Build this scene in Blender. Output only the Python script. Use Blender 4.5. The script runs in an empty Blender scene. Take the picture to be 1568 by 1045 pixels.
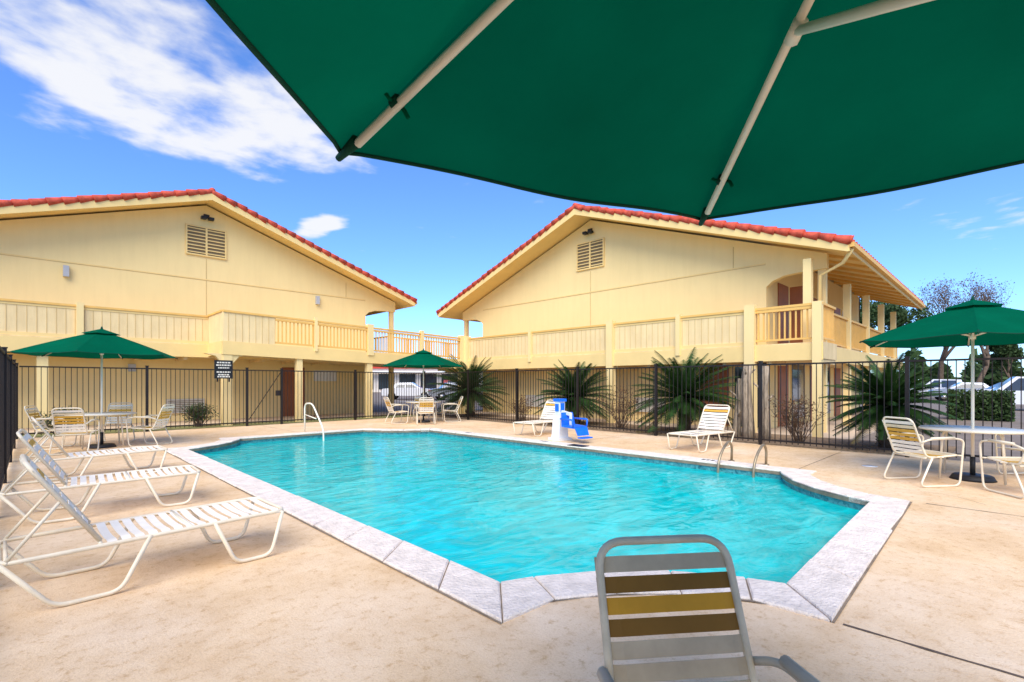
import bpy, bmesh, math, random
from mathutils import Vector, Matrix
random.seed(7)
H=1.36
scene=bpy.context.scene
# ------------------------------------------------------------------ materials
def mat(name,col,rough=0.7,var=0.12,scale=4.0,bump=0.0,bscale=None,metal=0.0,spec=0.3,col2=None,trans=0.0,detail=6,stretch=None,streak=0.0):
    m=bpy.data.materials.new(name); m.use_nodes=True
    nt=m.node_tree; N=nt.nodes; L=nt.links
    b=N['Principled BSDF']
    b.inputs['Roughness'].default_value=rough
    b.inputs['Metallic'].default_value=metal
    b.inputs['Specular IOR Level'].default_value=spec
    tc=N.new('ShaderNodeTexCoord'); src=tc.outputs['Object']
    if stretch:
        mp=N.new('ShaderNodeMapping'); mp.inputs['Scale'].default_value=stretch
        L.new(src,mp.inputs['Vector']); src=mp.outputs['Vector']
    nz=N.new('ShaderNodeTexNoise'); nz.inputs['Scale'].default_value=scale; nz.inputs['Detail'].default_value=detail
    nz.inputs['Roughness'].default_value=0.6
    L.new(src,nz.inputs['Vector'])
    cr=N.new('ShaderNodeValToRGB'); cr.color_ramp.elements[0].position=0.3; cr.color_ramp.elements[1].position=0.7
    c2=col2 if col2 else tuple(min(1,c*(1+var)) for c in col)
    c1=tuple(c*(1-var) for c in col)
    cr.color_ramp.elements[0].color=(*c1,1); cr.color_ramp.elements[1].color=(*c2,1)
    L.new(nz.outputs['Fac'],cr.inputs['Fac']); colout=cr.outputs['Color']
    if streak>0:
        mp=N.new('ShaderNodeMapping'); mp.inputs['Scale'].default_value=(2.2,2.2,0.25); L.new(tc.outputs['Object'],mp.inputs['Vector'])
        n3=N.new('ShaderNodeTexNoise'); n3.inputs['Scale'].default_value=2.0; n3.inputs['Detail'].default_value=8; n3.inputs['Roughness'].default_value=.7
        L.new(mp.outputs['Vector'],n3.inputs['Vector'])
        c3=N.new('ShaderNodeValToRGB'); c3.color_ramp.elements[0].position=.36; c3.color_ramp.elements[1].position=.56
        c3.color_ramp.elements[0].color=(.72,.66,.58,1); c3.color_ramp.elements[1].color=(1,1,1,1); L.new(n3.outputs['Fac'],c3.inputs['Fac'])
        mm=N.new('ShaderNodeMix'); mm.data_type='RGBA'; mm.blend_type='MULTIPLY'; mm.inputs[0].default_value=streak
        L.new(colout,mm.inputs[6]); L.new(c3.outputs['Color'],mm.inputs[7]); colout=mm.outputs[2]
    L.new(colout,b.inputs['Base Color'])
    if bump>0:
        n2=N.new('ShaderNodeTexNoise'); n2.inputs['Scale'].default_value=bscale or scale*8; n2.inputs['Detail'].default_value=5
        L.new(src,n2.inputs['Vector'])
        bp=N.new('ShaderNodeBump'); bp.inputs['Strength'].default_value=bump; bp.inputs['Distance'].default_value=0.02
        L.new(n2.outputs['Fac'],bp.inputs['Height']); L.new(bp.outputs['Normal'],b.inputs['Normal'])
    if trans>0:
        tr=N.new('ShaderNodeBsdfTranslucent'); L.new(colout,tr.inputs['Color'])
        mx=N.new('ShaderNodeMixShader'); mx.inputs[0].default_value=trans
        out=N['Material Output']
        L.new(b.outputs[0],mx.inputs[1]); L.new(tr.outputs[0],mx.inputs[2]); L.new(mx.outputs[0],out.inputs['Surface'])
    return m
M={}
M['stucco']=mat('stucco',(0.91,0.69,0.315),0.9,0.03,0.6,0.12,45,spec=.15,streak=.10)
M['trim']=mat('trim',(0.88,0.63,0.25),0.7,0.05,1.5)
M['panel']=mat('panel',(0.88,0.66,0.33),0.75,0.05,2.0,0.15,30,streak=.3)
M['rail']=mat('rail',(0.84,0.49,0.13),0.6,0.08,3.0)
M['groove']=mat('groove',(0.64,0.44,0.18),0.8,0.1,3.0)
M['slab']=mat('slab',(0.84,0.63,0.32),0.85,0.10,1.5,streak=.6)
M['tile']=mat('roof_tile',(0.56,0.085,0.045),0.75,0.40,5.0,0.3,30)
M['vent']=mat('vent',(0.20,0.14,0.07),0.7,0.1,3.0)
M['dark']=mat('dark',(0.02,0.02,0.02),0.5,0.1,3.0)
M['glass']=mat('window_glass',(0.03,0.04,0.05),0.08,0.3,2.0,spec=0.8)
M['door']=mat('door',(0.34,0.11,0.04),0.5,0.1,3.0)
M['ac']=mat('ac_unit',(0.60,0.55,0.45),0.6,0.1,3.0)
M['lampgrey']=mat('lamp_grey',(0.45,0.45,0.45),0.5,0.1,3.0)
M['fence']=mat('fence_paint',(0.018,0.013,0.011),0.5,0.3,5.0,spec=0.3)
M['green']=mat('umbrella_fabric',(0.0,0.115,0.055),0.9,0.16,1.3,0.5,5,trans=0.30,spec=0.03)
M['hem']=mat('umbrella_hem',(0.0,0.05,0.025),0.85,0.1,6)
M['pole']=mat('umbrella_pole',(0.90,0.80,0.62),0.4,0.06,5,spec=0.3)
M['frame']=mat('chair_frame',(0.80,0.69,0.50),0.4,0.10,6,spec=0.35)
M['framefg']=mat('chair_frame_shaded',(0.55,0.46,0.32),0.45,0.18,9,spec=0.3)  # foreground chair: darker copy of the frame colour, shade painted in
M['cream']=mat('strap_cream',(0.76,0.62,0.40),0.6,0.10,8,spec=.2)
M['taupe']=mat('strap_taupe',(0.42,0.335,0.225),0.65,0.12,10,spec=.15)  # foreground straps: cream dulled to grey-tan, shade put into the colour
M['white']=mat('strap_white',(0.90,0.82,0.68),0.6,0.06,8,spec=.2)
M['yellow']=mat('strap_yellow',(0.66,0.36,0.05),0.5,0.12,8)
M['mustard']=mat('strap_mustard',(0.50,0.24,0.02),0.6,0.12,8,spec=.15)  # foreground band: strap yellow darkened, shade put into the colour
M['ochre']=mat('strap_ochre',(0.18,0.085,0.013),0.6,0.12,8,spec=.15)  # darkest foreground band: yellow browned, shade painted into the colour
M['tabletop']=mat('table_top',(0.84,0.78,0.68),0.35,0.05,8,spec=0.5)
M['coping']=mat('coping_stone',(0.82,0.70,0.575),0.9,0.16,9,0.9,38,detail=10,spec=.1)
M['mortar']=mat('mortar',(0.24,0.18,0.12),0.95,0.3,8)
M['joint']=mat('deck_joint',(0.14,0.10,0.07),0.95,0.4,8)
M['steel']=mat('steel',(0.55,0.52,0.47),0.25,0.1,5,metal=0.8,spec=0.5)
M['bronze']=mat('bronze_rail',(0.34,0.26,0.16),0.35,0.3,5,metal=0.5,spec=0.5)
M['plastic']=mat('lift_white',(0.82,0.80,0.76),0.4,0.05,5,spec=0.5)
M['blue']=mat('lift_blue',(0.01,0.16,0.75),0.35,0.08,5,spec=0.4)
M['palm']=mat('palm_leaf',(0.028,0.07,0.013),0.55,0.55,6,spec=0.2,trans=0.10)
M['palm2']=mat('palm_leaf_dry',(0.20,0.15,0.05),0.7,0.4,6)
M['bark']=mat('bark',(0.13,0.09,0.06),0.95,0.45,9,0.8,30)
M['deadwood']=mat('dead_wood',(0.40,0.31,0.21),0.95,0.5,4,0.8,20,stretch=(8,8,1))
M['twig']=mat('twig',(0.16,0.10,0.06),0.9,0.3,9)
M['redleaf']=mat('shrub_leaf',(0.17,0.08,0.035),0.8,0.5,9,trans=0.2)
M['leaf']=mat('hedge_leaf',(0.05,0.09,0.025),0.7,0.5,9,trans=0.2)
M['mulch']=mat('mulch',(0.28,0.19,0.11),0.95,0.5,14,0.8,60)
M['grass']=mat('grass',(0.26,0.25,0.09),0.95,0.5,10,0.8,60)
M['asphalt']=mat('asphalt',(0.22,0.18,0.145),0.9,0.2,1.2,0.3,60)
M['walk']=mat('walk_concrete',(0.62,0.48,0.33),0.9,0.12,3,0.3,60)
M['paint']=mat('road_paint',(0.75,0.74,0.70),0.8,0.1,5)
M['carw']=mat('car_white',(0.75,0.75,0.75),0.25,0.03,2,spec=0.6)
M['cars']=mat('car_silver',(0.35,0.37,0.40),0.25,0.03,2,metal=0.3,spec=0.6)
M['carr']=mat('car_red',(0.35,0.03,0.02),0.25,0.03,2,spec=0.6)
M['rubber']=mat('rubber',(0.02,0.02,0.02),0.8,0.1,5)
M['sign']=mat('sign_black',(0.015,0.015,0.015),0.4,0.1,5)
M['signtxt']=mat('sign_text',(0.75,0.72,0.6),0.6,0.05,5)
M['storered']=mat('store_red',(0.50,0.05,0.03),0.7,0.1,2)
M['storew']=mat('store_wall',(0.75,0.66,0.55),0.8,0.1,2)

def deckmat():
    m=bpy.data.materials.new('deck_concrete'); m.use_nodes=True
    nt=m.node_tree; N=nt.nodes; L=nt.links; b=N['Principled BSDF']; b.inputs['Roughness'].default_value=0.9
    b.inputs['Specular IOR Level'].default_value=0.08
    tc=N.new('ShaderNodeTexCoord')
    def noise(s,d,r=0.6):
        n=N.new('ShaderNodeTexNoise'); n.inputs['Scale'].default_value=s; n.inputs['Detail'].default_value=d; n.inputs['Roughness'].default_value=r
        L.new(tc.outputs['Object'],n.inputs['Vector']); return n
    def ramp(src,p0,p1,c0,c1):
        r=N.new('ShaderNodeValToRGB'); r.color_ramp.elements[0].position=p0; r.color_ramp.elements[1].position=p1
        r.color_ramp.elements[0].color=(*c0,1); r.color_ramp.elements[1].color=(*c1,1); L.new(src,r.inputs['Fac']); return r.outputs['Color']
    def mul(a,b_,f):
        mx=N.new('ShaderNodeMix'); mx.data_type='RGBA'; mx.blend_type='MULTIPLY'; mx.inputs[0].default_value=f
        L.new(a,mx.inputs[6]); L.new(b_,mx.inputs[7]); return mx.outputs[2]
    base=ramp(noise(0.42,8).outputs['Fac'],.32,.68,(0.80,0.55,0.29),(0.87,0.68,0.47))
    c=mul(base,ramp(noise(1.1,9,.65).outputs['Fac'],.36,.54,(0.82,0.76,0.68),(1,1,1)),.6)
    c=mul(c,ramp(noise(3.5,10,.72).outputs['Fac'],.33,.60,(0.78,0.69,0.57),(1,1,1)),.5)
    c=mul(c,ramp(noise(14,8,.78).outputs['Fac'],.34,.46,(0.68,0.55,0.40),(1,1,1)),.65)
    c=mul(c,ramp(noise(70,4,.8).outputs['Fac'],.34,.44,(0.66,0.54,0.42),(1,1,1)),.5)
    L.new(c,b.inputs['Base Color'])
    bp=N.new('ShaderNodeBump'); bp.inputs['Strength'].default_value=0.5; bp.inputs['Distance'].default_value=0.01
    L.new(noise(60,4).outputs['Fac'],bp.inputs['Height']); L.new(bp.outputs['Normal'],b.inputs['Normal'])
    return m
M['deck']=deckmat()

def watermat():
    m=bpy.data.materials.new('pool_water'); m.use_nodes=True
    nt=m.node_tree; N=nt.nodes; L=nt.links
    for n in list(N):
        if n.type!='OUTPUT_MATERIAL': N.remove(n)
    out=[n for n in N if n.type=='OUTPUT_MATERIAL'][0]
    tc=N.new('ShaderNodeTexCoord')
    n1=N.new('ShaderNodeTexNoise'); n1.inputs['Scale'].default_value=2.6; n1.inputs['Detail'].default_value=3; n1.inputs['Distortion'].default_value=1.4
    mp=N.new('ShaderNodeMapping'); mp.inputs['Rotation'].default_value=(0,0,0.775); mp.inputs['Scale'].default_value=(.8,1.6,1)
    L.new(tc.outputs['Object'],mp.inputs['Vector']); L.new(mp.outputs['Vector'],n1.inputs['Vector'])
    bp=N.new('ShaderNodeBump'); bp.inputs['Strength'].default_value=0.36; bp.inputs['Distance'].default_value=0.05
    L.new(n1.outputs['Fac'],bp.inputs['Height'])
    cr=N.new('ShaderNodeValToRGB'); cr.color_ramp.elements[0].position=0.38; cr.color_ramp.elements[1].position=0.64
    cr.color_ramp.elements[0].color=(0.0,0.57,0.55,1); cr.color_ramp.elements[1].color=(0.004,0.82,0.79,1)
    n2=N.new('ShaderNodeTexNoise'); n2.inputs['Scale'].default_value=1.6; n2.inputs['Detail'].default_value=6; n2.inputs['Distortion'].default_value=2.0
    L.new(mp.outputs['Vector'],n2.inputs['Vector']); L.new(n2.outputs['Fac'],cr.inputs['Fac'])
    df=N.new('ShaderNodeBsdfDiffuse'); L.new(cr.outputs['Color'],df.inputs['Color'])
    tr=N.new('ShaderNodeBsdfTransparent'); tr.inputs['Color'].default_value=(0.25,0.98,0.96,1)
    mx=N.new('ShaderNodeMixShader'); mx.inputs[0].default_value=0.72
    L.new(tr.outputs[0],mx.inputs[1]); L.new(df.outputs[0],mx.inputs[2])
    gl=N.new('ShaderNodeBsdfGlossy'); gl.inputs['Roughness'].default_value=0.03; L.new(bp.outputs['Normal'],gl.inputs['Normal'])
    fr=N.new('ShaderNodeFresnel'); fr.inputs['IOR'].default_value=1.27; L.new(bp.outputs['Normal'],fr.inputs['Normal'])
    m2=N.new('ShaderNodeMixShader'); L.new(fr.outputs[0],m2.inputs[0]); L.new(mx.outputs[0],m2.inputs[1]); L.new(gl.outputs[0],m2.inputs[2])
    L.new(m2.outputs[0],out.inputs['Surface'])
    return m
M['water']=watermat()
M['basin']=mat('pool_plaster',(0.08,0.84,0.80),0.8,0.06,1.5)
def tilemat():
    m=bpy.data.materials.new('mosaic_band'); m.use_nodes=True
    nt=m.node_tree; N=nt.nodes; L=nt.links; b=N['Principled BSDF']; b.inputs['Roughness'].default_value=0.3
    tc=N.new('ShaderNodeTexCoord'); v=N.new('ShaderNodeTexVoronoi'); v.inputs['Scale'].default_value=28; v.distance='CHEBYCHEV'
    L.new(tc.outputs['Object'],v.inputs['Vector'])
    cr=N.new('ShaderNodeValToRGB'); cr.color_ramp.elements[0].color=(0.01,0.10,0.13,1); cr.color_ramp.elements[1].color=(0.10,0.38,0.38,1)
    L.new(v.outputs['Color'],cr.inputs['Fac']); L.new(cr.outputs['Color'],b.inputs['Base Color'])
    return m
M['mosaic']=tilemat()

# ------------------------------------------------------------------ mesh builder
class MB:
    def __init__(s): s.v=[];s.f=[];s.m=[];s.s=[];s.names=[]
    def mi(s,n):
        if n not in s.names: s.names.append(n)
        return s.names.index(n)
    def add(s,vs,fs,mt,smooth=False):
        o=len(s.v); s.v+= [tuple(v) for v in vs]
        i=s.mi(mt)
        for f in fs: s.f.append(tuple(o+a for a in f)); s.m.append(i); s.s.append(smooth)
    def box(s,x0,x1,y0,y1,z0,z1,mt):
        x0,x1=sorted((x0,x1)); y0,y1=sorted((y0,y1)); z0,z1=sorted((z0,z1))
        vs=[(x0,y0,z0),(x1,y0,z0),(x1,y1,z0),(x0,y1,z0),(x0,y0,z1),(x1,y0,z1),(x1,y1,z1),(x0,y1,z1)]
        s.add(vs,[(3,2,1,0),(4,5,6,7),(0,1,5,4),(1,2,6,5),(2,3,7,6),(3,0,4,7)],mt)
    def beam(s,a,b,w,h,mt,up=(0,0,1)):
        a=Vector(a);b=Vector(b);d=(b-a).normalized(); up=Vector(up)
        if abs(d.dot(up))>0.99: up=Vector((1,0,0))
        r=d.cross(up).normalized(); u=r.cross(d).normalized()
        vs=[]
        for c in (a,b):
            for (i,j) in ((-1,-1),(1,-1),(1,1),(-1,1)): vs.append(c+r*(w/2*i)+u*(h/2*j))
        s.add(vs,[(3,2,1,0),(4,5,6,7),(0,1,5,4),(1,2,6,5),(2,3,7,6),(3,0,4,7)],mt)
    def tube(s,pts,r,mt,n=8,closed=False,r2=None):
        pts=[Vector(p) for p in pts]; k=len(pts)
        rings=[];prev=None
        for i,p in enumerate(pts):
            if closed: t=(pts[(i+1)%k]-pts[i-1])
            else: t=pts[min(i+1,k-1)]-pts[max(i-1,0)]
            if t.length<1e-9: t=Vector((0,0,1))
            t.normalize()
            if prev is None:
                a=Vector((0,0,1)) if abs(t.z)<0.9 else Vector((1,0,0))
                nrm=t.cross(a).normalized()
            else:
                nrm=(prev-t*prev.dot(t))
                if nrm.length<1e-6: nrm=t.cross(Vector((0,0,1)))
                nrm.normalize()
            prev=nrm; bn=t.cross(nrm)
            rr=r if r2 is None else r+(r2-r)*i/(k-1)
            rings.append([p+nrm*(rr*math.cos(2*math.pi*j/n))+bn*(rr*math.sin(2*math.pi*j/n)) for j in range(n)])
        vs=[v for R in rings for v in R]; fs=[]
        cnt=k if closed else k-1
        for i in range(cnt):
            i2=(i+1)%k
            for j in range(n):
                j2=(j+1)%n
                fs.append((i*n+j,i*n+j2,i2*n+j2,i2*n+j))
        if not closed:
            fs.append(tuple(range(n-1,-1,-1))); fs.append(tuple((k-1)*n+j for j in range(n)))
        s.add(vs,fs,mt,True)
    def prism(s,pts,vec,mt):
        pts=[Vector(p) for p in pts]; vec=Vector(vec); n=len(pts)
        vs=pts+[p+vec for p in pts]
        fs=[tuple(range(n-1,-1,-1)),tuple(range(n,2*n))]+[(i,(i+1)%n,n+(i+1)%n,n+i) for i in range(n)]
        s.add(vs,fs,mt)
    def face(s,pts,mt,smooth=False): s.add(pts,[tuple(range(len(pts)))],mt,smooth)
    def obj(s,name,parent=None,loc=(0,0,0),rot=0,recalc=False):
        me=bpy.data.meshes.new(name); me.from_pydata(s.v,[],s.f)
        for n in s.names: me.materials.append(M[n])
        me.polygons.foreach_set('material_index',s.m); me.polygons.foreach_set('use_smooth',s.s)
        me.update()
        if recalc:
            bm=bmesh.new(); bm.from_mesh(me); bmesh.ops.recalc_face_normals(bm,faces=bm.faces); bm.to_mesh(me); bm.free()
        o=bpy.data.objects.new(name,me); scene.collection.objects.link(o)
        o.location=loc; o.rotation_euler=(0,0,rot)
        if parent: o.parent=parent
        return o
def empty(name,loc=(0,0,0),rot=0):
    o=bpy.data.objects.new(name,None); scene.collection.objects.link(o); o.location=loc; o.rotation_euler=(0,0,rot); return o
def copy(o,loc,rot=0,sc=1):
    c=bpy.data.objects.new(o.name.split('.')[0],o.data); scene.collection.objects.link(c); c.location=loc; c.rotation_euler=(0,0,rot); c.scale=(sc,sc,sc); return c
def fillet(pts,r,n=5,closed=False):
    pts=[Vector(p) for p in pts]; k=len(pts); out=[]
    for i in range(k):
        if not closed and i in (0,k-1): out.append(pts[i]); continue
        a=pts[i-1];b=pts[i];c=pts[(i+1)%k]
        d1=(a-b);d2=(c-b); rr=min(r,d1.length*0.48,d2.length*0.48)
        p1=b+d1.normalized()*rr; p2=b+d2.normalized()*rr
        for j in range(n+1):
            t=j/n; out.append(p1*(1-t)**2+b*2*t*(1-t)+p2*t*t)
    return out

# ------------------------------------------------------------------ pool geometry
p0,p1,q0,q1=1.66*H,6.03*H,0.78*H,9.67*H
NT=1.0*H; CW=0.265*H
def corner(cx,cy,sx,sy,rev,outer,w=CW):
    C=-0.546*NT; R=1.64*NT; a0=math.atan2(.943,.333); a1=math.atan2(.333,.943); n=8; pts=[]
    if outer: pts.append((-w,0.70*NT))
    else: pts.append((0,NT))
    rr=R-w if outer else R
    for i in range(n+1):
        a=a0+(a1-a0)*i/n; pts.append((C+rr*math.cos(a),C+rr*math.sin(a)))
    if outer: pts.append((0.76*NT if cx>4 and cy<4 else 0.72*NT,-w*(.9 if cx>4 else .95)))
    else: pts.append((NT,0))
    # the shallow-end edge runs very slightly out of square
    if cx>4 and cy<4: pts=[(a,b+.055*H) for a,b in pts]
    pts=[(cx+sx*a,cy+sy*b) for a,b in pts]
    return pts[::-1] if rev else pts
def ploop(outer,w=CW):
    P=[]
    for (cx,cy,sx,sy,rev) in ((p0,q0,1,1,False),(p1,q0,-1,1,True),(p1,q1,-1,-1,False),(p0,q1,1,-1,True)):
        P.append(corner(cx,cy,sx,sy,rev,outer,w))
    return P
inner=ploop(False); outer=ploop(True)
def dedupe(l):
    o=[]
    for p in l:
        if not o or (Vector(p)-Vector(o[-1])).length>1e-3: o.append(p)
    return o
innerF=dedupe([p for c in inner for p in c])
def sheet(name,outl,holes,z,mt,parent=None):
    bm=bmesh.new(); edges=[]
    for lp in [outl]+holes:
        vs=[bm.verts.new((p[0],p[1],z)) for p in lp]
        for i in range(len(vs)): edges.append(bm.edges.new((vs[i],vs[(i+1)%len(vs)])))
    bmesh.ops.triangle_fill(bm,use_beauty=True,use_dissolve=False,edges=edges,normal=(0,0,1))
    for f in bm.faces:
        if f.normal.z<0: f.normal_flip()
    me=bpy.data.meshes.new(name); bm.to_mesh(me); bm.free(); me.materials.append(M[mt])
    o=bpy.data.objects.new(name,me); scene.collection.objects.link(o)
    if parent: o.parent=parent
    return o
FX=8.45*H; FY=12.45*H; FL=-0.28
holeL=[p for c in ploop(True,CW*0.5) for p in c]
sheet('ground',[(-600,-600),(900,-600),(900,900),(-600,900)],[holeL],-0.03,'asphalt')
sheet('pool_deck',[(FL-0.3,-9),(FX+0.15,-9),(FX+0.15,FY+0.15),(FL-0.3,FY+0.15)],[holeL],0.0,'deck')
mb=MB(); mb.box(FX+0.16,10.25*H,0.6*H,12.3*H,-0.04,0.02,'mulch'); mb.obj('planting_bed')
mb=MB(); mb.box(-6,FX,FY+0.16,13.7*H,-0.04,0.015,'grass'); mb.obj('lawn')
mb=MB(); mb.box(-6,13.6*H,13.7*H+.01,15.19*H,-.04,.012,'walk'); mb.box(10.25*H+.01,11.29*H,2.0*H,13.7*H,-.04,.012,'walk'); mb.box(11.3*H,20*H,2.0*H,3.68*H,-.04,.012,'walk'); mb.obj('sidewalk')
mb=MB(); rj=random.Random(3)
def jl(x0,y0,x1,y1,w=0.014):
    L_=math.hypot(x1-x0,y1-y0); n=max(2,int(L_/.12)); nx,ny=-(y1-y0)/L_,(x1-x0)/L_
    prev=None
    for i in range(n+1):
        t=i/n; o=rj.uniform(-.003,.003); ww=w*rj.uniform(.35,1.1)/2
        c=(x0+(x1-x0)*t+nx*o,y0+(y1-y0)*t+ny*o); cur=((c[0]-nx*ww,c[1]-ny*ww,.0035),(c[0]+nx*ww,c[1]+ny*ww,.0035))
        if prev: mb.face([prev[0],cur[0],cur[1],prev[1]],'joint')
        prev=cur
jl(2.40*H,0.49*H,2.40*H,-7,0.028); jl(5.3*H,0.5*H,5.3*H,-7,0.020); jl(p1+CW+.02,1.74*H,FX,1.74*H)
jl(p1+CW+.02,5.2*H,FX,5.2*H);jl(p1+CW+.02,8.7*H,FX,8.7*H); jl(3.85*H,q1+CW+.02,3.85*H,FY); jl(FL,8.4*H,p0-CW-.02,8.4*H,0.012)
for (x,y,a,n) in ((3.4,-.4,-60,16),(7.6,.2,20,18),(1.0,5.3,40,12)):
    px_,py_=x,y; a=math.radians(a)
    for i in range(n):
        a+=rj.uniform(-.45,.45); nx_,ny_=px_+math.cos(a)*.09,py_+math.sin(a)*.09
        w_=.0022; mb.face([(px_-math.sin(a)*w_,py_+math.cos(a)*w_,.003),(px_+math.sin(a)*w_,py_-math.cos(a)*w_,.003),(nx_+math.sin(a)*w_,ny_-math.cos(a)*w_,.003),(nx_-math.sin(a)*w_,ny_+math.cos(a)*w_,.003)],'joint')
        px_,py_=nx_,ny_
mb.obj('deck_joints')
pool=empty('swimming_pool')
mb=MB(); stations=[]
for ci in range(4):
    I=inner[ci];O=outer[ci]
    for k in range(len(I)):
        if k in (1,len(I)-2) or k%2==1: continue
        stations.append((Vector(I[k]),Vector(O[k])))
    I2=inner[(ci+1)%4][0];O2=outer[(ci+1)%4][0]
    a=Vector(I[-1]);b=Vector(O[-1]);c=Vector(I2);d=Vector(O2)
    n=max(1,round((c-a).length/0.6))
    for j in range(1,n): 
        t=(j+random.uniform(-.12,.12))/n
        stations.append((a.lerp(c,t),b.lerp(d,t)))
ns=len(stations)
for i in range(ns):
    a,b=stations[i]; c,d=stations[(i+1)%ns]
    t=(c-a)
    if t.length<0.02: continue
    g=random.uniform(.003,.007)
    u1=(c-a).normalized()*g; u2=(d-b); u2=u2.normalized()*g if u2.length>1e-6 else Vector((0,0))
    nin=(b-a).normalized()
    A=a+u1;C=c-u1;B=b+u2+nin*random.uniform(-.014,.010);D=d-u2+nin*random.uniform(-.014,.010)
    zt=0.024+random.uniform(-0.004,0.004)
    P=[A,B,D,C]; bev=0.010
    cen=(A+B+C+D)/4
    lo=[(p.x,p.y,-0.045) for p in P]; mid=[(p.x,p.y,zt-bev) for p in P]
    top=[]
    for p in P:
        q=p+(cen-p).normalized()*bev*1.3; top.append((q.x,q.y,zt))
    vs=lo+mid+top
    fs=[(8,9,10,11)]+[(j,(j+1)%4,4+(j+1)%4,4+j) for j in range(4)]+[(4+j,4+(j+1)%4,8+(j+1)%4,8+j) for j in range(4)]+[(3,2,1,0)]
    mb.add(vs,fs,'coping')
mb.obj('coping',pool,recalc=True)
mb=MB(); outW=[p for c in ploop(True,CW+0.018) for p in c]; inA=[p for c in ploop(False) for p in c]
n=len(outW)
for i in range(n):
    j=(i+1)%n
    mb.face([(inA[i][0],inA[i][1],0.007),(inA[j][0],inA[j][1],0.007),(outW[j][0],outW[j][1],0.007),(outW[i][0],outW[i][1],0.007)],'mortar')
for i in range(len(innerF)):
    a=innerF[i];b=innerF[(i+1)%len(innerF)]
    mb.face([(a[0],a[1],0.0),(b[0],b[1],0.0),(b[0],b[1],-0.05),(a[0],a[1],-0.05)],'mortar')
mb.obj('mortar_bed',pool)
mb=MB(); n=len(innerF)
def inset(p,e):
    cx,cy=(p0+p1)/2,(q0+q1)/2; v=Vector((cx-p[0],cy-p[1])).normalized()*e; return (p[0]-v.x,p[1]-v.y)
W=[inset(p,0.03) for p in innerF]
for i in range(n):
    a=W[i];b=W[(i+1)%n]
    mb.face([(a[0],a[1],-0.046),(b[0],b[1],-0.046),(b[0],b[1],-0.26),(a[0],a[1],-0.26)],'mosaic')
    mb.face([(a[0],a[1],-0.26),(b[0],b[1],-0.26),(b[0],b[1],-1.5),(a[0],a[1],-1.5)],'basin')
mb.obj('basin_walls',pool)
sheet('basin_floor',W,[],-1.5,'basin',pool)
sheet('water',W,[],-0.125,'water',pool)
mb=MB()
for k in range(3): mb.box(3.2*H,4.9*H,q1-0.35*(k+1),q1-0.35*k+0.02,-1.5,-0.35-0.3*k,'basin')
mb.obj('pool_steps',pool)
mb=MB()
for y in (2.6,5.4,7.4):
    mb.box(p1+0.08,p1+0.22,y*H,y*H+0.3,0.018,0.0305,'plastic')
    for k in range(3): mb.box(p1+0.10,p1+0.20,y*H+0.04+k*0.08,y*H+0.09+k*0.08,0.02,0.0325,'dark')
mb.box(p1+.01,p1+.25,4.62*H,4.62*H+.42,.0,.0335,'dark')
mb.obj('depth_markers',pool)
mb=MB(); mb.tube([(7.2*H,1.2*H,.001),(7.2*H,1.2*H,.006)],.11,'plastic',20); mb.obj('skimmer_lid')

# ------------------------------------------------------------------ fences
def fence(name,a,b,posts,h=1.32*H,axis='y',fixed=0):
    mb=MB(); sp=0.112
    def bx(t0,t1,hw,z0,z1):
        if axis=='y': mb.box(fixed-hw,fixed+hw,t0,t1,z0,z1,'fence')
        else: mb.box(t0,t1,fixed-hw,fixed+hw,z0,z1,'fence')
    bx(a,b,0.019,h-0.045,h-0.012); bx(a,b,0.017,0.10,0.135)
    t=a+0.05
    while t<b:
        bx(t-0.0072,t+0.0072,0.0072,0.06,h-0.02); t+=sp
    for p in posts:
        bx(p-0.032,p+0.032,0.032,0,h+0.04); bx(p-0.04,p+0.04,0.04,h+0.04,h+0.055)
    return mb.obj(name)
fence('metal_fence',-9,FY-0.06,[1.35*1+2.54*k for k in range(-4,6)]+[FY-0.05],axis='y',fixed=FX)
fence('metal_fence',FL+0.05,FX+0.05,[2.29,4.85,5.9,8.5,FX],axis='x',fixed=FY)
fence('metal_fence',-9,FY-0.06,[FY-0.04]+[FY-2.45*k for k in range(1,10)],axis='y',fixed=FL)
mb=MB(); mb.box(5.72,5.84,FY-0.05,FY+0.04,0.95,1.12,'fence'); mb.beam((4.9,FY-0.02,0.2),(5.85,FY-0.02,1.7),0.02,0.02,'fence')
mb.obj('gate_latch')
mb=MB()
mb.box(3.93,4.43,FY-0.06,FY-0.04,1.50,2.06,'sign')
for k,(z,w) in enumerate(((1.99,.36),(1.91,.40),(1.83,.3),(1.70,.38),(1.62,.3),(1.56,.34))):
    x=4.18-w/2
    while x<4.18+w/2:
        l=random.uniform(.03,.07); mb.box(x,min(x+l,4.18+w/2),FY-0.064,FY-0.061,z-.022,z+.018,'signtxt'); x+=l+0.018
mb.box(4.0,4.04,FY-0.03,FY,1.4,2.0,'fence'); mb.box(4.32,4.36,FY-0.03,FY,1.4,2.0,'fence')
mb.obj('emergency_sign')

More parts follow.
